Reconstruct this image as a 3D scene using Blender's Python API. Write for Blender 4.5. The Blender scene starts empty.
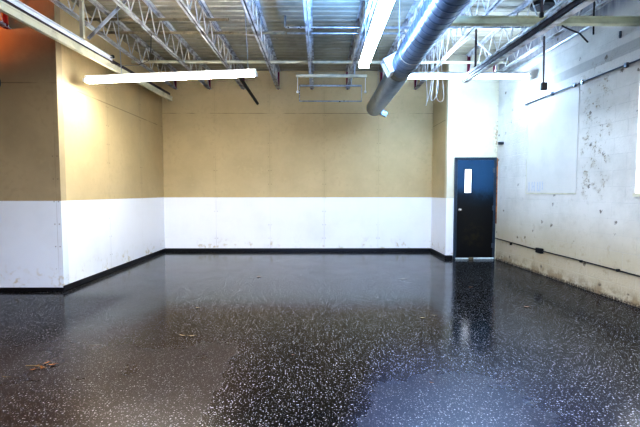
import bpy, bmesh, math, random
from mathutils import Vector, Matrix
random.seed(7)
S = bpy.context.scene
COL = S.collection
PI = math.pi

# ------------------------------------------------------------------ node helpers
class N:
    """wraps a shader socket so that node maths can be written as an expression"""
    def __init__(s, nt, sock): s.nt, s.s = nt, sock
    def _m(s, op, *a):
        n = s.nt.nodes.new('ShaderNodeMath'); n.operation = op
        for i, v in enumerate((s,) + a):
            if isinstance(v, N): s.nt.links.new(v.s, n.inputs[i])
            else: n.inputs[i].default_value = v
        return N(s.nt, n.outputs[0])
    def __add__(s, o): return s._m('ADD', o)
    def __sub__(s, o): return s._m('SUBTRACT', o)
    def __mul__(s, o): return s._m('MULTIPLY', o)
    def __truediv__(s, o): return s._m('DIVIDE', o)
    def lt(s, o): return s._m('LESS_THAN', o)
    def gt(s, o): return s._m('GREATER_THAN', o)
    def mx(s, o): return s._m('MAXIMUM', o)
    def mn(s, o): return s._m('MINIMUM', o)
    def ab(s): return s._m('ABSOLUTE')
    def sq(s): return s._m('POWER', 2.0)
    def sqrt(s): return s._m('SQRT')
    def frac(s): return s._m('FLOORED_MODULO', 1.0)
    def ss(s, a, b):          # 0 at a, 1 at b (a may exceed b)
        n = s.nt.nodes.new('ShaderNodeMapRange'); n.interpolation_type = 'SMOOTHSTEP'
        s.nt.links.new(s.s, n.inputs[0])
        if a < b:
            n.inputs[1].default_value, n.inputs[2].default_value = a, b
            n.inputs[3].default_value, n.inputs[4].default_value = 0, 1
        else:
            n.inputs[1].default_value, n.inputs[2].default_value = b, a
            n.inputs[3].default_value, n.inputs[4].default_value = 1, 0
        return N(s.nt, n.outputs[0])

def newmat(name, rough=0.6, metal=0.0, col=(.8, .8, .8), spec=0.5):
    m = bpy.data.materials.new(name); m.use_nodes = True
    b = m.node_tree.nodes['Principled BSDF']
    b.inputs['Roughness'].default_value = rough
    b.inputs['Metallic'].default_value = metal
    b.inputs['Base Color'].default_value = (*col, 1)
    b.inputs['Specular IOR Level'].default_value = spec
    return m, m.node_tree, b

def coords(nt, kind='Object'):
    if kind == 'World':
        o = nt.nodes.new('ShaderNodeNewGeometry').outputs['Position']
    else:
        o = nt.nodes.new('ShaderNodeTexCoord').outputs[kind]
    sp = nt.nodes.new('ShaderNodeSeparateXYZ'); nt.links.new(o, sp.inputs[0])
    return o, N(nt, sp.outputs[0]), N(nt, sp.outputs[1]), N(nt, sp.outputs[2])

def vec(nt, x, y, z=0.0):
    c = nt.nodes.new('ShaderNodeCombineXYZ')
    for i, v in enumerate((x, y, z)):
        if isinstance(v, N): nt.links.new(v.s, c.inputs[i])
        else: c.inputs[i].default_value = v
    return c.outputs[0]

def noise(nt, co, scale, detail=3.0, rough=0.5, dist=0.0):
    n = nt.nodes.new('ShaderNodeTexNoise'); nt.links.new(co, n.inputs['Vector'])
    n.inputs['Scale'].default_value = scale; n.inputs['Detail'].default_value = detail
    n.inputs['Roughness'].default_value = rough; n.inputs['Distortion'].default_value = dist
    return N(nt, n.outputs['Fac'])

def voro(nt, co, scale, dims='2D'):
    n = nt.nodes.new('ShaderNodeTexVoronoi'); n.voronoi_dimensions = dims
    nt.links.new(co, n.inputs['Vector']); n.inputs['Scale'].default_value = scale
    sp = nt.nodes.new('ShaderNodeSeparateColor'); nt.links.new(n.outputs['Color'], sp.inputs[0])
    return N(nt, n.outputs['Distance']), N(nt, sp.outputs[0]), N(nt, sp.outputs[1])

def mix(nt, a, b, f):
    n = nt.nodes.new('ShaderNodeMix'); n.data_type = 'RGBA'
    if isinstance(f, N): nt.links.new(f.s, n.inputs[0])
    else: n.inputs[0].default_value = f
    for i, v in ((6, a), (7, b)):
        if isinstance(v, tuple): n.inputs[i].default_value = (*v, 1)
        else: nt.links.new(v, n.inputs[i])
    return n.outputs[2]

def bump(nt, b, h, strength=0.3, dist=0.01):
    n = nt.nodes.new('ShaderNodeBump'); n.inputs['Strength'].default_value = strength
    n.inputs['Distance'].default_value = dist
    nt.links.new(h.s, n.inputs['Height']); nt.links.new(n.outputs[0], b.inputs['Normal'])

def put(nt, b, name, v):
    nt.links.new(v.s if isinstance(v, N) else v, b.inputs[name])

# ------------------------------------------------------------------ materials
def drywall(name, axis, off, upper, lower, zseam=None, wear=1.0):
    """painted plasterboard: one colour above the dado line, white hard board below, seams, screws"""
    m, nt, b = newmat(name, 0.5)
    co, x, y, z = coords(nt, 'World')
    u = x if axis == 'x' else y
    n1 = noise(nt, co, 1.3, 4, .6); n2 = noise(nt, co, 14, 3)
    up = mix(nt, upper, tuple(c * .86 for c in upper), n1.ss(.35, .75))
    up = mix(nt, up, tuple(c * .93 for c in upper), n2.ss(.5, .7))
    lo = mix(nt, lower, tuple(c * .93 for c in lower), n1.ss(.4, .8))
    # rusty splashes near the skirting
    grime = z.ss(.42, .06) * n2.ss(.48, .72) * noise(nt, co, 3.1, 2).ss(.45, .62)
    lo = mix(nt, lo, (.50, .40, .18), grime * (.75 * wear))
    c = mix(nt, up, lo, (z + n2 * .006).lt(1.235))
    s = ((u + off) / 1.22).frac()
    ds = s.mn((s * -1.0) + 1.0) * 1.22                   # distance to nearest seam
    seam = ds.ss(.007, .002)
    tape = ds.ss(.075, .045) * z.gt(1.235) * n1.ss(.35, .6)
    edge = (z - 1.232).ab().ss(.008, .002)
    c = mix(nt, c, tuple(q * .75 for q in upper), tape * .14)
    c = mix(nt, c, (.20, .15, .09), seam * (n1.ss(.4, .6) * .22 + .06))
    c = mix(nt, c, (.35, .30, .22), edge * .35)
    c = mix(nt, c, (.33, .22, .12), (x - 3.56).ab().ss(.10, .02) * (z - 2.45).ab().ss(.40, .1) * n2.ss(.42, .6) * .8)
    if zseam:
        for zz in zseam:
            c = mix(nt, c, (.12, .09, .05), (z - zz).ab().ss(.010, .003) * n1.ss(.38, .55) * .55)
    # screw heads beside the seams and along a middle stud
    dh = (ds - .03).ab()
    zs = (z / .305).frac(); dz = (zs.mn((zs * -1.0) + 1.0) * .305)
    d = (dh.sq() + dz.sq()).sqrt()
    c = mix(nt, c, (.16, .12, .08), d.ss(.012, .006) * n1.ss(.42, .55) * .6)
    put(nt, b, 'Base Color', c)
    put(nt, b, 'Roughness', z.lt(1.235) * -.18 + .55)
    bump(nt, b, (seam * -1.0) + n2 * .25, .25, .004)
    return m

TAN = (.57, .45, .265)
WHITE = (.86, .86, .88)
M = {}
M['dry_back'] = drywall('painted drywall back', 'x', 3.5 - 1.22 * 3 + .02, TAN, WHITE, (3.10,))
M['dry_left'] = drywall('painted drywall left', 'y', -5.46, TAN, WHITE, (2.80,))
M['dry_front'] = drywall('shaded drywall front left', 'x', 3.53, (.43, .345, .215), (.76, .80, .84), (2.80,))  # shaded copy of the wall paints: dimmer tan, bluer white
M['dry_door'] = drywall('painted drywall door side', 'x', -2.57 + .2, (.72, .66, .50), WHITE, None)

def block_wall():
    m, nt, b = newmat('painted block wall', 0.75)
    co, x, y, z = coords(nt, 'Object')          # x along the wall, z up
    br = nt.nodes.new('ShaderNodeTexBrick')
    nt.links.new(vec(nt, x, z), br.inputs['Vector'])
    br.inputs['Scale'].default_value = 1.0
    br.inputs['Brick Width'].default_value = .405; br.inputs['Row Height'].default_value = .203
    br.inputs['Mortar Size'].default_value = .006; br.inputs['Mortar Smooth'].default_value = .3
    mort = N(nt, br.outputs['Fac'])
    n1 = noise(nt, co, 1.1, 5, .65); n2 = noise(nt, co, 7, 5, .65); n3 = noise(nt, co, 34, 4, .7)
    sv = nt.nodes.new('ShaderNodeMapping'); nt.links.new(co, sv.inputs[0]); sv.inputs['Scale'].default_value = (5, 5, .7)
    st = noise(nt, sv.outputs[0], 2.0, 4, .6)
    c = mix(nt, (.67, .635, .59), (.55, .52, .475), n1.ss(.38, .70))
    c = mix(nt, c, (.45, .42, .37), n2.ss(.56, .78) * .6)
    c = mix(nt, c, (.36, .34, .31), n3.ss(.62, .75) * .6)
    # yellow-brown soiling low down
    c = mix(nt, c, (.48, .40, .27), z.ss(1.25, .30) * (n1 * .5 + .60))
    c = mix(nt, c, (.22, .15, .08), z.ss(.22, .02) * n2.ss(.36, .62) * .85)
    c = mix(nt, c, (.08, .06, .04), z.ss(.06, .012) * n3.ss(.38, .55))
    c = mix(nt, c, (.36, .27, .17), z.ss(1.0, .3) * n2.ss(.54, .70) * .6)
    # streaky upper courses; shade above the lamps greyed into the colour
    c = mix(nt, c, (.22, .22, .25), z.ss(3.50, 3.72) * (st.ss(.30, .70) * .5 + .40))
    c = mix(nt, c, (.30, .29, .28), (z - 3.08).ab().ss(.075, .06) * .5 * x.ss(1.3, 2.0))
    # weathered strip full of chips and stains
    strip = ((x - 2.45).ab()).ss(.40, .22) * z.ss(1.15, 1.45) * z.ss(3.2, 2.9)
    vd, r1, r2 = voro(nt, vec(nt, x + n3 * .02, z + n3 * .02), 11.0)
    chips = n3.ss(.52, .62) * n2.ss(.50, .58)
    c = mix(nt, c, (.22, .16, .10), chips * strip * .9)
    vd2, r3, r4 = voro(nt, vec(nt, x + n3 * .12, z + n3 * .12), 4.0)
    c = mix(nt, c, (.13, .10, .07), vd2.ss(.13, .06) * r3.gt(.80) * n2.ss(.42, .5) * .85)
    c = mix(nt, c, (.42, .34, .22), strip * n2.ss(.50, .68) * .5)
    c = mix(nt, c, (.42, .41, .40), mort * (n1.ss(.35, .65) * .14 + .03))
    put(nt, b, 'Base Color', c)
    bump(nt, b, n2 * .8 + n3 * .6 - mort * .3 - chips * strip, .75, .012)
    return m
M['block'] = block_wall()

def deck():
    m, nt, b = newmat('stained metal deck', 0.6, .15)
    co, x, y, z = coords(nt, 'World')
    n1 = noise(nt, co, .9, 5, .6); n2 = noise(nt, co, 5.5, 5, .7); 
    mp = nt.nodes.new('ShaderNodeMapping'); nt.links.new(co, mp.inputs[0]); mp.inputs['Scale'].default_value = (1, 9, 1)
    n3 = noise(nt, mp.outputs[0], 2.3, 4, .6)
    c = mix(nt, (.42, .385, .30), (.27, .24, .17), n1.ss(.35, .65))
    c = mix(nt, c, (.50, .50, .48), n3.ss(.55, .75) * .7)
    c = mix(nt, c, (.09, .075, .055), n2.ss(.60, .75) * .8)
    c = mix(nt, c, (.06, .05, .04), (z.gt(4.034)) * .12)  # flute recesses shaded darker in the colour
    put(nt, b, 'Base Color', c)
    bump(nt, b, n2, .3, .01)
    return m
M['deck'] = deck()

def floor():
    m, nt, b = newmat('speckled black rubber', 0.25, spec=.24)
    co, x, y, z = coords(nt, 'World')
    w = noise(nt, co, 60, 2)
    wv = vec(nt, x + w * .004, y + w * .004)
    d1, a1, b1 = voro(nt, wv, 54.0)
    d2, a2, b2 = voro(nt, wv, 95.0)
    d3, a3, b3 = voro(nt, vec(nt, x + w * .004 + 3.3, y + 1.7), 33.0)
    s1 = d1.lt((a1 * .22) + .05) * b1.gt(.55)
    s2 = d2.lt((a2 * .22) + .08) * b2.gt(.70)
    s3 = d3.lt((a3 * .13) + .04) * b3.gt(.66)
    big = noise(nt, co, .55, 4, .6, .4); mid = noise(nt, co, 2.6, 5, .65, .5)
    fine = noise(nt, co, 24, 4, .6)
    c = mix(nt, (.005, .005, .006), (.012, .011, .010), mid.ss(.4, .7))
    c = mix(nt, c, (.21, .21, .22), s2 * .7)
    c = mix(nt, c, (.27, .27, .31), s1 * .75)
    c = mix(nt, c, (.36, .36, .40), s3 * .8)
    # dull, lamp-tinted film with an irregular, lobed border in front; slicker mat elsewhere
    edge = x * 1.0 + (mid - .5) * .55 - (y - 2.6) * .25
    film_sheen = edge.ss(.18, .45) * y.ss(4.0, 2.5) * x.ss(2.6, .9)
    warm_sheen = (x + (mid - .5) * .5).ss(-.3, -.8) * (y * .62 + x).gt(-4.0) * y.ss(4.6, 3.2)
    c = mix(nt, c, (.030, .046, .14), film_sheen * .24)  # blue sheen of the cool tubes painted into the colour
    c = mix(nt, c, (.085, .040, .022), warm_sheen * .15)  # warm reflected glow at the left painted into the colour
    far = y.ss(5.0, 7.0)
    c = mix(nt, c, (.060, .058, .055), far * mid.ss(.35, .7) * .6)  # far floor greyed: the white wall's reflection painted in
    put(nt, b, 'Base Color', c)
    dull = ((x + (mid - .5) * .8).ss(1.9, 3.0)).mx(x.ss(-2.2, -2.6) * y.ss(5.6, 5.0))
    put(nt, b, 'Specular IOR Level', dull * -.20 + .26)
    r = (mid - .5) * .12 + (big - .5) * .10 + .125
    r = r + film_sheen * .19 + warm_sheen * .17 - (far * .0)
    put(nt, b, 'Roughness', r)
    bump(nt, b, fine * .6 + mid * .8 + s1 * .06, .10, .01)
    return m
M['floor'] = floor()

def simple(name, col, rough=.5, metal=0., var=.2, scale=8., dark=None, spec=.5, bmp=0.):
    m, nt, b = newmat(name, rough, metal, col, spec)
    co = coords(nt, 'Object')[0]
    n = noise(nt, co, scale, 4, .6)
    put(nt, b, 'Base Color', mix(nt, col, dark or tuple(c * (1 - var) for c in col), n.ss(.42, .68)))
    put(nt, b, 'Roughness', (n - .5) * .2 + rough)
    if bmp: bump(nt, b, n, bmp, .005)
    return m
M['joist'] = simple('grey joist paint', (.56, .57, .59), .45, .1, .45, 5, (.20, .18, .16))
M['rod'] = simple('pale rod paint', (.62, .61, .58), .5, .0, .30, 9)
M['red'] = simple('red oxide primer', (.22, .025, .06), .6, 0, .4, 12)
M['cream'] = simple('cream painted steel', (.70, .66, .50), .45, 0, .25, 4)
M['greenish'] = simple('pale olive painted steel', (.50, .52, .38), .45, 0, .3, 3)
M['galv'] = simple('galvanized steel', (.50, .54, .60), .30, .85, .35, 6)
M['ductm'] = simple('galvanized duct steel', (.14, .20, .31), .34, .80, .30, 5)
M['flex'] = simple('corrugated aluminium', (.40, .47, .54), .32, .7, .15, 3)
M['darkrail'] = simple('dark brown track steel', (.085, .065, .07), .5, .3, .5, 6)
M['rusty'] = simple('rusty olive steel', (.30, .24, .15), .6, .1, .5, 7)
M['black'] = simple('black iron', (.012, .012, .013), .5, 0, .4, 9)
M['wire'] = simple('dark cable', (.03, .03, .035), .5)
M['whitewire'] = simple('white cable', (.85, .87, .9), .45, 0, .1)
M['fix'] = simple('white enamel', (.85, .86, .88), .35, 0, .08)
M['bb'] = simple('black vinyl skirting', (.010, .010, .012), .35, 0, .3, 10)
M['slab'] = simple('black door enamel', (.010, .011, .014), .14, 0, .4, 3, (.024, .020, .012), .9)
def doorpaint():
    m, nt, b = newmat('scuffed door enamel with painted reflection', .38, spec=.35)
    co, x, y, z = coords(nt, 'Object')
    n = noise(nt, co, 6, 5, .65); n2 = noise(nt, co, 2.2, 3)
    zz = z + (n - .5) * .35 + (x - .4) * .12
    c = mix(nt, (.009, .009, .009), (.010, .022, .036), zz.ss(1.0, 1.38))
    c = mix(nt, c, (.025, .085, .16), zz.ss(1.22, 1.50) * (n2 * .6 + .55))  # blue upper half: a reflection painted into the enamel colour
    c = mix(nt, c, (.030, .024, .010), (z.ss(.15, .35) * z.ss(.95, .6)) * n.ss(.45, .65) * x.ss(.1, .25) * x.ss(.7, .4))
    put(nt, b, 'Base Color', c); return m
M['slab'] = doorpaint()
M['frame'] = simple('dark blue grey door frame', (.035, .055, .080), .35, 0, .3, 6)
M['chrome'] = simple('brushed knob metal', (.75, .76, .78), .25, .9, .1)
M['hinge'] = simple('dull hinge metal', (.12, .14, .17), .35, .8, .2)
M['wood'] = simple('raw orange timber', (.50, .20, .055), .6, 0, .5, 10, (.20, .08, .03))
M['leaf'] = simple('dry leaf', (.24, .10, .03), .7, 0, .5, 40)
M['leaf2'] = simple('straw coloured leaf', (.26, .19, .08), .7, 0, .4, 40)
M['orangewall'] = simple('plain wall', (.5, .42, .3), .7)
M['concrete'] = simple('outside concrete', (.30, .29, .27), .8, 0, .3, 2)
M['patch'] = simple('smooth white plaster', (.64, .61, .57), .6, 0, .06, 3)
M['smudge'] = simple('faint grey paint', (.57, .58, .62), .7, 0, .14, 30)
M['strap'] = simple('galvanized strap', (.45, .47, .5), .4, .6)
M['gap_light'] = simple('pale light under door', (.72, .80, .80), .4, 0, .2, 20)

def emis(name, col, st):
    m = bpy.data.materials.new(name); m.use_nodes = True; nt = m.node_tree
    b = nt.nodes['Principled BSDF']; b.inputs['Base Color'].default_value = (.9, .9, .9, 1)
    b.inputs['Emission Color'].default_value = (*col, 1); b.inputs['Emission Strength'].default_value = st
    return m
M['tube_warm'] = emis('lit tube neutral', (1, .96, .87), 62)
M['tube_cool'] = emis('lit tube cool', (.50, .72, 1), 50)
M['pane'] = emis('frosted pane in daylight', (.95, .97, 1), 2.2)
M['lite'] = emis('narrow pane in daylight', (.95, .97, 1), .95)

# ------------------------------------------------------------------ mesh builder
class MB:
    def __init__(s): s.v, s.f, s.sm = [], [], []
    def _add(s, vs, fs, smooth=False):
        k = len(s.v); s.v += [tuple(v) for v in vs]; s.f += [tuple(i + k for i in f) for f in fs]
        s.sm += [smooth] * len(fs)
    def box(s, x0, x1, y0, y1, z0, z1, mat=None):
        vs = [Vector((x, y, z)) for x in (x0, x1) for y in (y0, y1) for z in (z0, z1)]
        if mat: vs = [mat @ v for v in vs]
        s._add(vs, [(0, 1, 3, 2), (4, 6, 7, 5), (0, 4, 5, 1), (2, 3, 7, 6), (0, 2, 6, 4), (1, 5, 7, 3)])
        return s
    def bar(s, a, b, w, h, up=(0, 0, 1)):
        a, b = Vector(a), Vector(b); d = (b - a).normalized(); up = Vector(up)
        if abs(d.dot(up)) > .95: up = Vector((1, 0, 0))
        sx = d.cross(up).normalized(); sz = sx.cross(d).normalized()
        vs = [p + sx * (i * w / 2) + sz * (j * h / 2) for p in (a, b) for i, j in ((-1, -1), (1, -1), (1, 1), (-1, 1))]
        s._add(vs, [(0, 1, 2, 3), (7, 6, 5, 4), (0, 4, 5, 1), (1, 5, 6, 2), (2, 6, 7, 3), (3, 7, 4, 0)])
        return s
    def tube(s, pts, r, n=8, cap=True):
        pts = [Vector(p) for p in pts]; rings = []; ref = None
        for i, p in enumerate(pts):
            d = (pts[min(i + 1, len(pts) - 1)] - pts[max(i - 1, 0)]).normalized()
            if ref is None:
                ref = Vector((0, 0, 1)) if abs(d.z) < .9 else Vector((1, 0, 0))
            a = d.cross(ref).normalized(); bb = a.cross(d).normalized(); ref = bb
            rr = r[i] if isinstance(r, (list, tuple)) else r
            rings.append([p + a * (rr * math.cos(2 * PI * k / n)) + bb * (rr * math.sin(2 * PI * k / n)) for k in range(n)])
        vs = [v for q in rings for v in q]; fs = []
        for i in range(len(rings) - 1):
            for k in range(n):
                k2 = (k + 1) % n
                fs.append((i * n + k, i * n + k2, (i + 1) * n + k2, (i + 1) * n + k))
        s._add(vs, fs, True)
        if cap:
            L = (len(rings) - 1) * n
            s._add(vs, [tuple(range(n))[::-1], tuple(L + k for k in range(n))])
        return s
    def build(s, name, mat, parent=None, bevel=0):
        me = bpy.data.meshes.new(name); me.from_pydata(s.v, [], s.f)
        for p, q in zip(me.polygons, s.sm): p.use_smooth = q
        bm = bmesh.new(); bm.from_mesh(me)
        loose = [v for v in bm.verts if not v.link_faces]
        bmesh.ops.delete(bm, geom=loose, context='VERTS')
        bmesh.ops.recalc_face_normals(bm, faces=bm.faces); bm.to_mesh(me); bm.free()
        me.materials.append(mat)
        o = bpy.data.objects.new(name, me); COL.objects.link(o)
        if parent: o.parent = parent
        if bevel:
            md = o.modifiers.new('bevel', 'BEVEL'); md.width = bevel; md.segments = 2; md.limit_method = 'ANGLE'
        return o

def tag(o, label=None, cat=None, group=None, kind=None):
    for k, v in (('label', label), ('category', cat), ('group', group), ('kind', kind)):
        if v: o[k] = v
    return o
def empty(name, loc=(0, 0, 0), rot=(0, 0, 0)):
    o = bpy.data.objects.new(name, None); COL.objects.link(o)
    o.location = loc; o.rotation_euler = rot; o.empty_display_size = .1
    return o
def copy_tree(o, parent=None):
    c = o.copy(); COL.objects.link(c)
    if parent: c.parent = parent
    for ch in [x for x in bpy.data.objects if x.parent == o]: copy_tree(ch, c)
    return c
def struct(o): o['kind'] = 'structure'; return o

# ------------------------------------------------------------------ the room
YB, YF, XL, YD, XR = 9.03, 5.415, -3.468, 8.00, 3.573
RX, RY = 3.579, 7.88   # back, front-left face, left face, door wall, right corner
DZ = 4.03                                            # underside of the deck
YREAR, XFAR = -1.6, -7.2
TH = .12
RA = math.atan(.05)                                  # the block wall splays out slightly towards the camera

struct(MB().box(XFAR - TH, 4.35, YREAR - .1, YB + TH, -.1, 0).build('floor', M['floor']))
# fluted roof deck, flutes across the joists
mb = MB(); prof = []; y = YREAR - .2
while y < YB + TH:
    prof += [(y, DZ), (y + .045, DZ), (y + .062, DZ + .009), (y + .135, DZ + .009)]; y += .152
vs, fs = [], []
for (yy, zz) in prof:
    vs += [(XFAR - TH, yy, zz), (4.5, yy, zz)]
for i in range(len(prof) - 1): fs.append((2 * i, 2 * i + 1, 2 * i + 3, 2 * i + 2))
mb._add(vs, fs); mb.box(XFAR - TH, 4.5, YREAR - .2, YB + TH, DZ + .06, DZ + .16)
struct(mb.build('ceiling', M['deck']))

struct(MB().box(XL - TH, 2.57 + TH, YB, YB + TH, 0, DZ + .05).build('wall_back', M['dry_back']))
struct(MB().box(XL - TH, XL, YF + TH, YB, 0, DZ + .05).build('wall_left', M['dry_left']))
struct(MB().box(XFAR, XL, YF, YF + TH, 0, DZ + .05).build('wall_left_front', M['dry_front']))
struct(MB().box(2.57, 2.57 + TH, YD + TH, YB, 0, DZ + .05).build('wall_return', M['dry_left']))
struct(MB().box(2.57, XR + .02, YD, YD + TH, 0, DZ + .05).build('wall_door', M['dry_door']))
struct(MB().box(XFAR - TH, XFAR, YREAR, YF + TH, 0, DZ + .05).build('wall_far_left', M['orangewall']))
# rear wall with the wide open overhead doorway the daylight comes through
mb = MB(); mb.box(XFAR, -3.3, YREAR - TH, YREAR, 0, DZ + .05); mb.box(-3.3, 3.98, YREAR - TH, YREAR, 3.05, DZ + .05)
mb.box(3.98, 4.3, YREAR - TH, YREAR, 0, DZ + .05)
struct(mb.build('wall_rear', M['orangewall']))
struct(MB().box(-9, 9, YREAR - 9, YREAR - .1, -.12, -.02).build('ground_outside', M['concrete']))

# right block wall: local x runs from the far corner towards the camera, local y<0 is the room side
def rloc(x, y, z):   # right wall local -> world
    return Matrix.Translation((RX, RY, 0)) @ Matrix.Rotation(-PI / 2 + RA, 4, 'Z') @ Vector((x, y, z))
W0, W1, WZ0, WZ1, LEN = 3.18, 4.65, 1.335, 2.84, YD - YREAR + .1
mb = MB()
mb.box(-.25, W0, 0, .2, 0, DZ + .05); mb.box(W1, LEN, 0, .2, 0, DZ + .05)
mb.box(W0, W1, 0, .2, 0, WZ0); mb.box(W0, W1, 0, .2, WZ1, DZ + .05)
RW = struct(mb.build('wall_right', M['block'])); RW.location = (RX, RY, 0); RW.rotation_euler = (0, 0, -PI / 2 + RA)
def on_rw(o): o.location = (RX, RY, 0); o.rotation_euler = (0, 0, -PI / 2 + RA); return o
# local +y points into the wall when rotated -90deg?  (x->-Y, y->+X): room side is y<0
win = on_rw(struct(empty('window_1')))
mb = MB(); mb.box(W0, W0 + .05, .045, .13, WZ0, WZ1); mb.box(W1 - .05, W1, .045, .13, WZ0, WZ1)
mb.box(W0, W1, .045, .13, WZ0, WZ0 + .05); mb.box(W0, W1, .045, .13, WZ1 - .05, WZ1); mb.box((W0 + W1) / 2 - .02, (W0 + W1) / 2 + .02, .045, .13, WZ0, WZ1)
mb.build('window_frame', M['fix'], win)
MB().box(W0 + .002, W1 - .002, .012, .03, WZ0 + .002, WZ1 - .002).build('pane', M['pane'], win)
MB().box(W0 - .01, W1 + .03, -.02, .012, WZ0 - .04, WZ0).build('window_sill', M['cream'], win)

# skirtings
H0 = .075; T0 = .014
struct(MB().box(XL + T0, 2.57 - T0, YB - T0, YB, 0, H0).build('baseboard_back', M['bb'], bevel=.004))
struct(MB().box(XL, XL + T0, YF - T0, YB, 0, H0).build('baseboard_left', M['bb'], bevel=.004))
struct(MB().box(XFAR, XL, YF - T0, YF, 0, .05).build('baseboard_left_front', M['bb'], bevel=.004))
struct(MB().box(2.57 - T0, 2.57, YD, YB, 0, H0).build('baseboard_return', M['bb'], bevel=.004))
struct(MB().box(2.57 - T0, 2.715, YD - T0, YD, 0, H0).build('baseboard_door', M['bb'], bevel=.004))
# timber strip between the door frame and block wall
mb = MB(); mb.box(3.548, 3.578, YD - .035, YD - .001, .72, 2.02); 
struct(mb.build('trim_1', M['wood']))
mb = MB(); mb.box(3.550, 3.576, YD - .030, YD - .001, 0.0, .72)
struct(mb.build('trim_2', M['cream']))

# ------------------------------------------------------------------ door
D = struct(empty('door_1', (2.72, YD, 0)))
fw, fh = .825, 2.035
mb = MB(); mb.box(0, .05, -.05, -.001, 0, fh); mb.box(fw - .05, fw, -.05, -.001, 0, fh); mb.box(.05, fw - .05, -.05, -.001, fh - .05, fh)
mb.build('door_frame', M['frame'], D, bevel=.004)
# slab as a ring around the narrow light
lx0, lx1, lz0, lz1 = .195, .325, 1.335, 1.80
mb = MB(); a, c, z0, z1 = .053, fw - .053, .035, fh - .053
mb.box(a, lx0, -.045, -.032, z0, z1); mb.box(lx1, c, -.045, -.032, z0, z1); mb.box(lx0, lx1, -.045, -.032, z0, lz0); mb.box(lx0, lx1, -.045, -.032, lz1, z1)
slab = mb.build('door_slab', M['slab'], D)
mb = MB(); g = .014
mb.box(lx0 - g, lx0, -.052, -.045, lz0 - g, lz1 + g); mb.box(lx1, lx1 + g, -.052, -.045, lz0 - g, lz1 + g)
mb.box(lx0, lx1, -.052, -.045, lz0 - g, lz0); mb.box(lx0, lx1, -.052, -.045, lz1, lz1 + g)
mb.build('glazing_bead', M['frame'], slab)
MB().box(lx0, lx1, -.040, -.034, lz0, lz1).build('narrow_glass', M['lite'], slab)
mb = MB(); mb.tube([(.10, -.045, 1.0), (.10, -.055, 1.0)], .032, 16); mb.tube([(.10, -.05, 1.0), (.10, -.095, 1.0)], .011, 10)
mb.tube([(.10, -.085, 1.0), (.10, -.095, 1.0), (.10, -.115, 1.0), (.10, -.122, 1.0)], [.018, .030, .028, .012], 16)
k = mb.build('door_knob', M['chrome'], slab)
for z in (.28, 1.03, 1.78):
    mb = MB(); mb.tube([(fw - .052, -.055, z - .05), (fw - .052, -.055, z + .05)], .009, 8); mb.box(fw - .075, fw - .03, -.0515, -.0495, z - .048, z + .048)
    mb.build('hinge', M['hinge'], D)
for x0, x1, dz in ((.03, .285, .0), (.40, .80, .004)):
    MB().box(x0, x1, -.066, -.05, .003, .036 + dz).build('door_gap_light', M['gap_light'], D, bevel=.006)  # light showing under the door, built as pale strips
MB().box(.30, .385, -.085, -.046, .003, .045).build('floor_stop', M['rusty'], D, bevel=.005)

# ------------------------------------------------------------------ roof joists
ZB = 3.63; ZT = DZ - .002
def make_joist(y0, y1):
    r = empty('roof_joist', (0, 0, 0))
    mb = MB()
    for s in (-1, 1):
        mb.box(s * .008, s * .042, y0, y1, ZB - .005, ZB + .001); mb.box(s * .008, s * .013, y0, y1, ZB - .005, ZB + .032)
    mb.build('bottom_chord', M['joist'], r)
    mb = MB()
    for s in (-1, 1):
        mb.box(s * .008, s * .055, y0, y1, ZT - .006, ZT); mb.box(s * .008, s * .014, y0, y1, ZT - .045, ZT)
    mb.build('top_chord', M['joist'], r)
    y = y1 - .08; up = False
    while y - .205 > y0:
        a = (0, y, ZT - .02 if up else ZB + .012); b = (0, y - .205, ZB + .012 if up else ZT - .02)
        MB().tube([a, b], .0095, 6).build('web_rod', M['rod'], r)
        y -= .205; up = not up
    mb = MB(); mb.box(-.03, .03, y1 - .05, y1 - .044, ZB - .01, ZT - .03); mb.box(-.006, .006, y1 - .05, y1 - .01, ZB - .01, ZT - .03)
    mb.build('end_plate', M['red'], r)
    return r
JG = 'open web roof joists running towards the back wall'
jx = [-3.15, -2.40, -1.65, -.88, -.135, .655, 1.407, 2.165]
ord_ = ['nearest the left wall above the cream track', 'second from the left wall, crossing above left tube light',
        'third from the left wall, above the black pipe stub', 'fourth from the left wall, past the left tube light end',
        'above the left half of the hanging frame', 'above the right half of the hanging frame',
        'left of the round duct behind lengthwise tube light', 'right of the round duct above white cable loops']
j0 = make_joist(3.0, YB)
jd = make_joist(3.0, YD)
for i, (x, t) in enumerate(zip(jx, ord_)):
    o = j0 if i == 0 else copy_tree(j0)
    o.location = (x, 0, 0); tag(o, 'grey open web roof joist ' + t, 'joist', JG)
for i, (x, t) in enumerate(((2.95, 'above the dark door track in front of the door wall'), (3.46, 'tight against the block wall top, over the door'))):
    o = jd if i == 0 else copy_tree(jd)
    o.location = (x, 0, 0); tag(o, 'grey open web roof joist ' + t, 'joist', JG)
jl = make_joist(3.0, YF); jl.location = (-4.08, 0, -1.31); jl.scale = (1, 1, 1.325); jl.name = 'roof_joist'
tag(jl, 'grey open web steel roof joist ending on the orange lit wall at far left', 'joist', JG)

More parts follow.
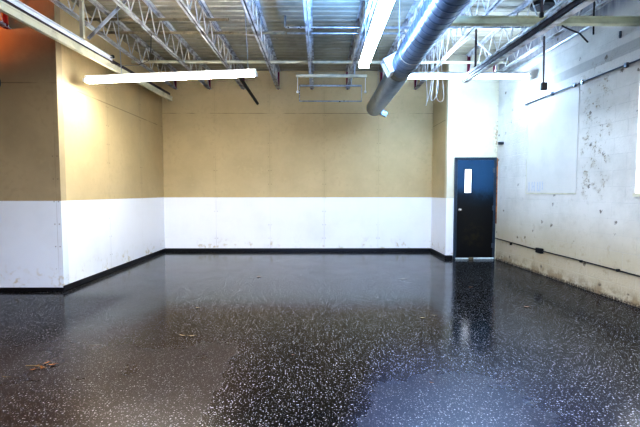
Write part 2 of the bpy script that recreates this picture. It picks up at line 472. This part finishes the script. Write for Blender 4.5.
# cross members -------------------------------------------------------
def pipe(name, pts, r, mat, label, cat, group=None, n=10):
    c = Vector(pts[0]); e = MB().tube([Vector(p) - c for p in pts], r, n).build(name, mat)
    e.location = c; return tag(e, label, cat, group)
pipe('crosswise_pipe', [(-3.49, 7.62, 3.775), (3.57, 7.62, 3.775)], .028, M['cream'], 'long cream pipe running through the joists across the whole room', 'pipe')
pipe('crosswise_conduit', [(-.50, 6.23, 4.02), (-.50, 6.23, 3.87), (-.49, 6.23, 3.855), (-.46, 6.23, 3.85), (1.55, 6.23, 3.85)], .017, M['galv'], 'pale conduit with an upturned left end under the deck, the nearer of two', 'conduit')
pipe('crosswise_conduit', [(-.49, 6.48, 3.86), (1.55, 6.48, 3.86)], .014, M['galv'], 'thinner pale conduit just behind the one with the upturned end', 'conduit')
for (x0, x1, yy, zz, lab) in ((-3.48, -.52, 6.42, 3.85, 'rusty olive bridging bar crossing the left joists in one straight line'),
                              (-3.48, -1.30, 5.98, 3.87, 'shorter rusty bridging bar in front of the longer one at left'),
                              ):
    mb = MB().box(x0, x1, -.02, .02, -.003, .003).box(x0, x1, -.003, .003, -.03, .0)
    o = mb.build('bridging_bar', M['rusty']); o.location = (0, yy, zz); tag(o, lab, 'bridging bar', 'bridging bars between joists')
o = MB().box(-4.6, -3.18, -.03, .03, -.05, .05).build('timber_blocking', M['wood']); o.location = (0, 5.38, 3.93)
tag(o, 'brown timber across the joists at the top left corner', 'timber')
# pale olive beam on the right
mb = MB(); mb.box(1.5, 3.735, -.05, .05, .055, .063); mb.box(1.5, 3.735, -.05, .05, -.063, -.055); mb.box(1.5, 3.735, -.006, .006, -.055, .055)
o = mb.build('crosswise_beam', M['greenish']); o.location = (0, 4.72, 3.322); o.scale = (1, .75, .68)
tag(o, 'pale olive steel beam crossing from duct to block wall above dark track', 'beam')
mb = MB().box(1.95, 3.4, -.012, .012, -.012, .012); o = mb.build('bridging_bar', M['galv']); o.location = (0, 6.2, 3.84)
tag(o, 'pale thin bar right of the duct behind the olive beam', 'bridging bar', 'bridging bars between joists')
for (p, q) in (((1.95, 6.0, 3.66), (2.55, 6.9, 3.98)), ((2.6, 6.35, 3.98), (2.95, 6.35, 3.62)), ((2.25, 7.2, 3.62), (2.6, 7.2, 4.0)), ((3.0, 7.2, 3.62), (2.62, 7.2, 4.0))):
    pass
DB = [((2.20, 7.0, 3.66), (2.62, 7.0, 4.0), 'left arm of the crossed braces between joists right of the duct'),
      ((3.02, 7.0, 3.66), (2.66, 7.0, 4.0), 'right arm of the crossed braces between joists right of the duct'),
      ((2.20, 5.9, 3.68), (2.98, 5.9, 3.99), 'long rising brace behind the pale olive beam')]
for a, b_, lab in DB:
    c = Vector(a); o = MB().bar((0, 0, 0), Vector(b_) - c, .022, .022).build('cross_brace', M['joist']); o.location = c
    tag(o, 'thin dark steel brace, ' + lab, 'brace', 'cross braces between joists')

# ------------------------------------------------------------------ overhead door tracks
def zl(y, z4=3.172, k=.033): return z4 + (y - 4.06) * k
T = empty('overhead_door_track', (-3.135, 8.62, zl(8.62)))
mb = MB(); a, b_ = Vector((0, 0, 0)), Vector((0, 2.2 - 8.62, zl(2.2) - zl(8.62)))
mb.bar(a, b_, .008, .085); mb.bar(a + Vector((.030, 0, .041)), b_ + Vector((.030, 0, .041)), .045, .008)
mb.bar(a + Vector((.030, 0, -.041)), b_ + Vector((.030, 0, -.041)), .045, .008)
mb.bar(a + Vector((.050, 0, .033)), b_ + Vector((.050, 0, .033)), .006, .018); mb.bar(a + Vector((.050, 0, -.033)), b_ + Vector((.050, 0, -.033)), .006, .018)
mb.bar(a + Vector((.03, 0, .0)), b_ + Vector((.03, 0, 0)), .03, .05)
mb.build('track_rail', M['cream'], T)
MB().bar(a + Vector((-.015, 0, .085)), b_ + Vector((-.015, 0, .085)), .03, .075).build('track_web', M['darkrail'], T)
tag(T, 'long cream overhead door track beside the left wall ending short of back', 'track', 'overhead door tracks')
T2 = empty('track_support_angle', (-3.10, 6.20, 3.372))
mb = MB(); a, b_ = Vector((0, 0, 0)), Vector((0, 2.4 - 6.2, 3.24 - 3.349))
mb.bar(a, b_, .045, .006); mb.bar(a + Vector((-.02, 0, -.02)), b_ + Vector((-.02, 0, -.02)), .006, .045)
mb.build('angle_rail', M['fix'], T2)
MB().bar((0, -.80, 0), (0, -.80, .66), .045, .045).build('vertical_hanger', M['cream'], T2)
MB().bar((.02, -.70, .03), (.47, -.50, .65), .04, .035).build('diagonal_brace', M['joist'], T2)
MB().box(-.02, .03, -.07, -.03, -.01, .03).build('end_bracket', M['black'], T2)
tag(T2, 'thin white angle rail with upright hanger above the cream track', 'rail')
pipe('dangling_wire', [(-3.09, 6.05, 3.30), (-3.0, 5.95, 3.22), (-2.85, 5.9, 3.17), (-2.6, 5.9, 3.18), (-2.45, 5.9, 3.24), (-2.41, 5.9, 3.40), (-2.40, 5.9, 3.62)], .005, M['wire'],
     'thin black wire drooping from the rail above the left tube light', 'wire', n=6)

TR = empty('overhead_door_track', (2.39, 6.62, 3.185))
mb = MB(); a, b_ = Vector((0, 0, 0)), Vector((0, 3.0 - 6.62, -.125))
mb.bar(a, b_, .07, .065); mb.build('track_rail', M['darkrail'], TR)
mb = MB(); mb.bar(a + Vector((.012, 0, -.046)), b_ + Vector((.012, 0, -.046)), .075, .012); mb.bar(a + Vector((-.046, 0, .03)), b_ + Vector((-.046, 0, .03)), .010, .03)
mb.build('rail_lip', M['joist'], TR)
for yy in (-.45, -2.25):
    MB().bar((0, yy, .03), (0, yy, .84), .022, .022).build('hanger_rod', M['darkrail'], TR)
    MB().box(-.016, .016, yy - .015, yy + .015, .03, .075).build('hanger_clamp', M['black'], TR)
tag(TR, 'dark brown overhead door track rising to the right past the olive beam', 'track', 'overhead door tracks')
o = empty('pull_switch', (2.42, 4.36, 3.012))
MB().tube([(0, 0, 0), (.0, -.01, -.50)], .010, 8).build('drop_conduit', M['darkrail'], o)
MB().box(-.025, .035, -.03, .01, -.57, -.49).build('switch_box', M['black'], o, bevel=.006)
tag(o, 'dark drop conduit with small box hanging in front of the block wall', 'switch')
pipe('threaded_rod', [(3.29, 4.88, 4.05), (3.29, 4.87, 3.23)], .009, M['black'], 'straight black rod hanging from the deck right of the dark track', 'rod')
pipe('cut_cable', [(2.80, 4.725, 3.33), (2.84, 4.735, 3.27), (2.90, 4.70, 3.22), (2.99, 4.66, 3.16), (3.09, 4.66, 3.06)], .009, M['wire'], 'short stiff black cable slanting below the olive beam', 'cable', n=6)
pipe('black_pipe_stub', [(-1.37, 7.1, 3.36), (-1.345, 9.119, 3.315)], .030, M['black'], 'short black pipe slanting down to the back wall by the white tube light', 'pipe', n=14)
# round vent boot in the deck
mb = MB(); mb.tube([(0, 0, -.002), (0, 0, -.045)], [.16, .155], 24); mb.tube([(0, 0, -.045), (0, 0, -.05)], [.10, .09], 20)
o = mb.build('roof_vent_cap', M['black']); o.location = (3.20, 5.84, DZ); tag(o, 'round black vent cap on the deck above the dark track', 'vent')

# ------------------------------------------------------------------ tube lights
def strip_light(L, tube, wide=.115, reflector=True, name='strip_light'):
    """local x along the fitting"""
    r = empty(name); h = L / 2
    mb = MB(); mb.box(-h, h, -.03, .03, .0, .045)
    mb.build('housing', M['fix'], r)
    mb = MB(); w = wide / 2
    for s in (-1, 1):
        vs = [(-h, s * .03, .004), (h, s * .03, .004), (h, s * w, -.034 if reflector else .0), (-h, s * w, -.034 if reflector else .0)]
        mb._add(vs + [(v[0], v[1], v[2] + .003) for v in vs], [(0, 1, 2, 3), (7, 6, 5, 4), (0, 4, 5, 1), (1, 5, 6, 2), (2, 6, 7, 3), (3, 7, 4, 0)])
    mb.build('reflector', M['fix'], r)
    for s in (-1, 1):
        MB().tube([(-h + .03, s * (wide * .27), -.028), (h - .03, s * (wide * .27), -.028)], .022, 12).build('tube', tube, r)
        MB().box(s * h - .014, s * h + .014, -w, w, -.045, .0).build('end_cap', M['fix'], r)
    return r
def chain(r, x, top):
    MB().tube([(x, 0, .04), (x, 0, top)], .006, 6).build('chain', M['strap'], r)
L1 = strip_light(2.42, M['tube_warm']); L1.location = (-2.09, 5.80, 3.0); L1.rotation_euler = (0, -math.atan(.1 / 2.4), 0)
chain(L1, 1.10, 1.02); chain(L1, -.70, 1.07)
tag(L1, 'white tube light hanging crosswise at left in front of tan wall', 'light', 'twin tube ceiling lights')
L2 = strip_light(2.42, M['tube_cool'], .135, False); L2.location = (.60, 4.14, 3.02); L2.rotation_euler = (0, 0, PI / 2)
chain(L2, 1.0, 1.03); chain(L2, -.8, 1.03)
tag(L2, 'bluish white tube light running lengthwise left of the round duct', 'light', 'twin tube ceiling lights')
L3 = strip_light(2.20, M['tube_cool'], .13, False); L3.location = (2.42, 6.8, 3.303); L3.rotation_euler = (0, 0, 0)
chain(L3, .55, .3); chain(L3, -.9, .3)
tag(L3, 'bluish white tube light hanging crosswise right of the duct near door', 'light', 'twin tube ceiling lights')
# loops of white cable under the right light
for i, (x, w, dz, lab) in enumerate(((1.80, .038, .66, 'left white cable loop'), (1.905, .038, .58, 'middle white cable loop'), (2.01, .040, .60, 'right white cable loop'))):
    pts = []
    pts.append((-w, 0, .737))
    for k in range(17):
        t = k / 16; a = PI * t
        pts.append((-w * math.cos(a) + .030 * math.sin(2.5 * a + i * 1.3), .02 * math.sin(2 * a), -dz * math.sin(a) ** .7 + .12))
    pts.append((w + .01, 0, .737))
    o = MB().tube(pts, .0045, 6).build('cable_loop', M['whitewire']); o.location = (x, 6.66, 3.31)
    tag(o, lab + ' hanging below the right tube light beside the duct', 'cable', 'white cable loops')

# ------------------------------------------------------------------ round duct
DX, DZc = 1.14, 3.045
DU = empty('round_duct', (DX, 8.2, DZc))
def ribbed(y0, y1, r, step, amp, n=40):
    pts, rs = [], []; y = y0
    while y > y1:
        pts += [(0, y, 0), (0, y - step * .03, 0), (0, y - step * .75, 0), (0, y - step * .78, 0), (0, y - step * .84, 0), (0, y - step * .94, 0)]
        rs += [r, r, r, r, r + amp, r + amp]; y -= step
    pts.append((0, y, 0)); rs.append(r)
    return pts, rs
p, r_ = ribbed(-2.70, -5.9, .160, .125, .0045)
MB().tube(p, r_, 44).build('main_run', M['ductm'], DU)
# corrugated flexible far part, gently sagging
pts, rs = [], []
for i in range(0, 121):
    t = i / 120; pts.append((0, -.02 - 2.5 * t, -.012 * math.sin(PI * t)))
    rs.append(.148 + (.013 if i % 4 in (1, 2) else 0))
MB().tube(pts, rs, 40, cap=False).build('flexible_end', M['flex'], DU)
MB().tube([(0, -2.45, 0), (0, -2.55, 0), (0, -2.72, 0)], [.150, .152, .152], 40).build('collar', M['hinge'], DU)
MB().tube([(0, -.03, 0), (0, -.05, 0)], [.140, .140], 32).build('end_disc', M['hinge'], DU)
mb = MB(); mb.tube([(0, 0, 0), (0, -.06, 0)], [.156, .156], 40, cap=False); mb.build('end_ring', M['galv'], DU)
mt = Matrix.Translation((.13, -.10, -.10)) @ Matrix.Rotation(.5, 4, 'Y')
MB().box(-.03, .12, -.06, .02, -.05, .05, mt).build('damper_tab', M['ductm'], DU, bevel=.006)
# square boot on the left flank
mt = Matrix.Translation((-.135, -2.72, .02)) @ Matrix.Rotation(-.5, 4, 'Y')
mb = MB(); w = .11
mb.box(-.11, .11, -w, -w + .01, -w, w, mt); mb.box(-.11, .11, w - .01, w, -w, w, mt); mb.box(-.11, .11, -w, w, -w, -w + .01, mt); mb.box(-.11, .11, -w, w, w - .01, w, mt)
bx = mb.build('side_boot', M['fix'], DU)
MB().box(-.06, -.05, -w + .01, w - .01, -w + .01, w - .01, mt).build('boot_damper', M['hinge'], bx)
for yy in (-3.3, -5.2):
    mb = MB(); n = 24
    pts = [(.165 * math.cos(PI + PI * k / n), yy, .165 * math.sin(PI + PI * k / n)) for k in range(n + 1)]
    for q, w_ in zip(pts, pts[1:]): mb.bar(q, w_, .03, .003, (0, 1, 0)) if False else mb.bar(q, w_, .003, .028, (0, 1, 0))
    mb.bar((-.165, yy, 0), (-.165, yy, DZ - DZc - .01), .003, .028, (0, 1, 0)); mb.bar((.165, yy, 0), (.165, yy, DZ - DZc - .01), .003, .028, (0, 1, 0))
    mb.build('hanger_strap', M['strap'], DU)
MB().bar((0, -.5, .15), (0, -.5, DZ - DZc - .01), .012, .003).build('hanger_wire', M['strap'], DU)
tag(DU, 'round galvanized air duct with ribbed far end pointing at back wall', 'duct')

# ------------------------------------------------------------------ hanging frame in front of the back wall
o = empty('hanging_frame', (.24, 7.2, 3.40))
MB().box(-.625, .625, -.03, .03, -.022, .022).build('top_channel', M['cream'], o)
for s in (-1, 1):
    c = MB().tube([(s * .60, 0, -.02), (s * .60, 0, -.26)], .006, 6).build('pull_cord', M['whitewire'], o)
    MB().tube([(s * .60, 0, -.25), (s * .60, 0, -.27), (s * .60, 0, -.295)], [.010, .024, .020], 12).build('cord_end', M['fix'], c)
mb = MB(); q = .72
mb.tube([(-.60, q, .02), (.61, q, .02)], .018, 8); mb.build('upper_tube', M['galv'], o)
MB().tube([(-.60, q, -.28), (.61, q, -.28)], .013, 8).build('lower_tube', M['galv'], o)
for s in (-.60, .61): MB().tube([(s, q, .02), (s, q, -.28)], .008, 8).build('side_tube', M['galv'], o)
for s in (-.375, .41):
    MB().bar((s, .0, .02), (s, .0, .225), .02, .02).build('hanger', M['strap'], o)
    MB().bar((s, q, .02), (s, q, .225), .02, .02).build('hanger', M['strap'], o)
tag(o, 'pale metal frame with two dangling cords hung before the back wall', 'frame')

# ------------------------------------------------------------------ things on the block wall
# local x = distance from the far corner, y<0 room side
def rw_thing(name, pts, r, mat, label, cat, n=8):
    e = MB().tube(pts, r, n).build(name, mat); on_rw(e); return tag(e, label, cat)
C = on_rw(empty('wall_conduit')); 
MB().tube([(-.10, -.02, .428), (.01, -.02, .425), (1.30, -.02, .395), (2.2, -.02, .392), (3.4, -.02, .375), (5.2, -.02, .372)], .009, 8).build('conduit_run', M['black'], C)
mb = MB(); mb.box(1.335, 1.475, -.06, -.003, .355, .435); mb.build('junction_box', M['black'], C, bevel=.008)
for x in (.5, 2.35, 3.0, 3.9): MB().box(x - .012, x + .012, -.034, -.003, .368, .40).build('conduit_clip', M['black'], C)
tag(C, 'thin black conduit with junction box low along the white block wall', 'conduit')
rw_thing('high_conduit', [(-.09, -.03, 3.58), (2.45, -.03, 3.585), (2.62, -.03, 3.60)], .026, M['galv'], 'pale pipe high along the block wall below the dark track', 'pipe', 10)
C = on_rw(empty('panel_top_conduit'))
MB().tube([(.85, -.018, 2.865), (2.05, -.018, 2.875), (3.2, -.018, 2.88)], .011, 8).build('conduit_run', M['hinge'], C)
for x in (1.6, 2.1, 2.25, 3.0): MB().box(x - .02, x + .02, -.034, -.003, 2.85, 2.90).build('conduit_clip', M['hinge'], C)
tag(C, 'thin grey conduit along the top of the smooth plaster panel', 'conduit')
P = on_rw(empty('plaster_panel'))
MB().box(.93, 2.18, -.006, .0, 1.335, 2.85).build('panel_face', M['patch'], P)
MB().box(.93, 2.18, -.010, -.001, 1.318, 1.335).build('bottom_bead', M['cream'], P)
MB().box(.920, .930, -.010, -.001, 1.335, 2.85).build('side_bead', M['cream'], P)
mb = MB()   # worn stencil strokes, barely legible
for (x0, x1, z0, z1) in ((1.00, 1.035, 1.36, 1.52), (1.09, 1.125, 1.36, 1.52), (1.155, 1.19, 1.36, 1.52), (1.125, 1.155, 1.42, 1.455), (1.24, 1.275, 1.36, 1.52), (1.31, 1.345, 1.36, 1.52), (1.24, 1.345, 1.36, 1.39), (1.38, 1.41, 1.38, 1.52)):
    mb.box(x0, x1, -.0075, -.006, z0, z1)
mb.build('worn_lettering', M['smudge'], P)
tag(P, 'smooth white plaster panel with faint grey lettering in the block wall', 'panel')
o = on_rw(MB().box(.02, .12, -.06, -.002, 2.27, 2.30).box(.09, .13, -.10, -.002, 2.285, 2.315).build('wall_bracket', M['hinge']))
tag(o, 'small grey bracket high in the corner above the door', 'bracket')
o = on_rw(MB().tube([(2.88, -.002, 3.27), (2.88, -.02, 3.27)], .014, 10).box(2.87, 2.89, -.02, -.002, 3.24, 3.32).build('wall_anchor', M['hinge']))
tag(o, 'small dark metal anchor on the block wall above the conduit', 'anchor')

# round fitting on the front-left wall
o = empty('round_wall_fitting', (-4.335, YF, 2.80))
MB().tube([(0, -.001, 0), (0, -.03, 0), (0, -.045, 0)], [.13, .13, .115], 32).build('rim', M['hinge'], o)
MB().tube([(0, -.044, 0), (0, -.05, 0)], [.10, .09], 28).build('face', M['black'], o)
tag(o, 'dark round fitting on the tan wall cut by the left picture edge', 'fitting')

# ------------------------------------------------------------------ debris on the floor
def leaf_mesh(L, W, curl, n=7):
    mb = MB(); vs, fs = [], []
    for i in range(n + 1):
        t = i / n; w = W * math.sin(PI * min(1, t * .96 + .02)) ** .8 * .5; z = .002 + curl * (t - .5) ** 2 * L
        vs += [(L * (t - .5), -w, z + w * .35), (L * (t - .5), 0, z), (L * (t - .5), w, z + w * .25)]
    for i in range(n):
        for j in (0, 1):
            a = i * 3 + j; fs.append((a, a + 1, a + 4, a + 3))
    mb._add(vs, fs, True)
    mb.tube([(L * .5, 0, .002 + curl * .25 * L), (L * .75, .004, .003)], .0012, 5)
    return mb
sp = empty('fallen_sprig', (-2.16, 3.03, 0))
MB().tube([(-.11, .02, .004), (-.04, .015, .006), (.03, .005, .005), (.06, -.01, .004)], .0025, 6).build('stem', M['leaf2'], sp)
for (x, y_, a, L) in ((.0, -.055, .5, .06), (.02, .06, .9, .07), (.035, -.01, 2.4, .06), (.09, .03, .35, .075), (-.015, .01, 1.4, .05), (.055, -.03, .1, .05)):
    q = leaf_mesh(L * .75, L * .36, .7).build('leaflet', M['leaf'], sp); q.location = (x, y_, .002); q.rotation_euler = (0, 0, a)
tag(sp, 'dry brown sprig with curled orange leaflets on floor at lower left', 'sprig')
LV = [(-2.28, 2.86, .07, .012, 1, 'tiny straw leaf on the black floor at the left picture edge'),
      (-1.27, 3.70, .10, .022, 1, 'left half of a straw coloured leaf pair below the white left wall'),
      (-1.18, 3.69, .07, .03, 1, 'right half of a straw coloured leaf pair below the white left wall'),
      (-1.40, 4.60, .07, .035, 1, 'pale leaf on the floor at the edge of the wall reflection'),
      (-.94, 6.30, .09, .06, 0, 'small orange leaf farthest back on the grey shining floor'),
      (1.27, 4.30, .07, .025, 1, 'pale leaf just right of another before the door reflection'),
      (1.12, 4.21, .075, .035, 1, 'yellowish leaf just left of another before the door reflection'),
      (1.32, 6.13, .12, .03, 1, 'thin pale leaf on the floor in front of the corner return'),
      (2.45, 4.62, .08, .05, 0, 'dull brown leaf on the dark floor before the block wall'),
      (3.16, 6.90, .12, .03, 1, 'pale leaf on the floor beside the foot of block wall'),
      (.80, 2.76, .03, .02, 0, 'small reddish leaf crumb on the bluish floor in front'),
      (-.21, 3.25, .025, .015, 0, 'tiny leaf crumb on the dark middle of the floor'),
      (2.16, 5.60, .06, .03, 0, 'small brown leaf in the dark reflection of the door')]
for (x, y_, L, W, k, lab) in LV:
    q = leaf_mesh(L * .8, W * .6, .5).build('dry_leaf', M['leaf2' if k else 'leaf']); q.location = (x, y_, .001); q.rotation_euler = (0, 0, random.uniform(-.4, .4))
    tag(q, lab, 'leaf', 'dry leaves scattered on the floor')

# ------------------------------------------------------------------ daylight and lamps
w = bpy.data.worlds.new('sky'); S.world = w; w.use_nodes = True; nt = w.node_tree
bg = nt.nodes['Background']
co, x, y, z = coords(nt, 'Generated')
tr = noise(nt, co, 9, 4, .6)
sky = mix(nt, (.50, .72, 1.0), (.07, .24, .95), z.ss(.0, .22))
fac = (z - (tr - .5) * .10).ss(.018, .045)
nt.links.new(mix(nt, (.035, .035, .025), sky, fac), bg.inputs['Color'])
bg.inputs['Strength'].default_value = 1.9

def area(name, loc, rot, sx, sy, power, col=(1, 1, 1), portal=False):
    l = bpy.data.lights.new(name, 'AREA'); l.shape = 'RECTANGLE'; l.size, l.size_y = sx, sy; l.energy = power; l.color = col
    if portal: l.cycles.is_portal = True
    o = bpy.data.objects.new(name, l); COL.objects.link(o); o.location = loc; o.rotation_euler = rot
    return o
area('doorway_portal', (.34, YREAR - .02, 1.52), (PI / 2, 0, PI), 7.2, 3.04, 1, portal=True)
# unseen lamps added as assumed ceiling fittings, behind the camera
area('rear_fill_light', (-1.6, .2, 3.3), (0, 0, 0), 2.4, .12, 175, (1, .93, .82))
area('rear_fill_light', (1.8, .6, 3.3), (0, 0, 0), 2.4, .12, 110, (1, .95, .88))
# unseen upward lamps added to brighten the deck
area('deck_fill', (-.5, 2.2, 3.0), (PI, 0, 0), 2.4, .12, 55, (1, .93, .80))
area('deck_fill', (1.4, 2.2, 3.1), (PI, 0, 0), 2.4, .12, 80, (.60, .78, 1))
area('added_uplight', (.60, 4.14, 3.09), (PI, 0, PI / 2), 2.3, .05, 130, (.20, .46, 1))  # added over the lengthwise tubes to tint the deck blue
area('added_uplight', (2.42, 6.8, 3.37), (PI, 0, 0), 2.0, .05, 22, (.55, .72, 1))  # added over the crosswise tubes near the door, lights the deck
sl = bpy.data.lights.new('orange_spot', 'SPOT'); sl.energy = 90; sl.color = (1, .27, .06); sl.spot_size = 1.7; sl.spot_blend = 1.0; sl.shadow_soft_size = .08
so = bpy.data.objects.new('orange_spot', sl); COL.objects.link(so); so.location = (-5.3, 4.35, 3.35)
so.rotation_euler = (Vector((-4.75, YF, 3.95)) - Vector(so.location)).to_track_quat('-Z', 'Y').to_euler()

# ------------------------------------------------------------------ camera
cam = bpy.data.cameras.new('camera'); cam.sensor_width = 36; cam.lens = 36 * 400 / 640; cam.clip_start = .05
co_ = bpy.data.objects.new('camera', cam); COL.objects.link(co_)
co_.location = (0, 0, 1.35)
co_.rotation_euler = (PI / 2 - math.atan(21.5 / 400), 0, -math.radians(.29))
S.camera = co_
S.view_settings.view_transform = 'Standard'
S.view_settings.look = 'High Contrast'
S.view_settings.exposure = .7
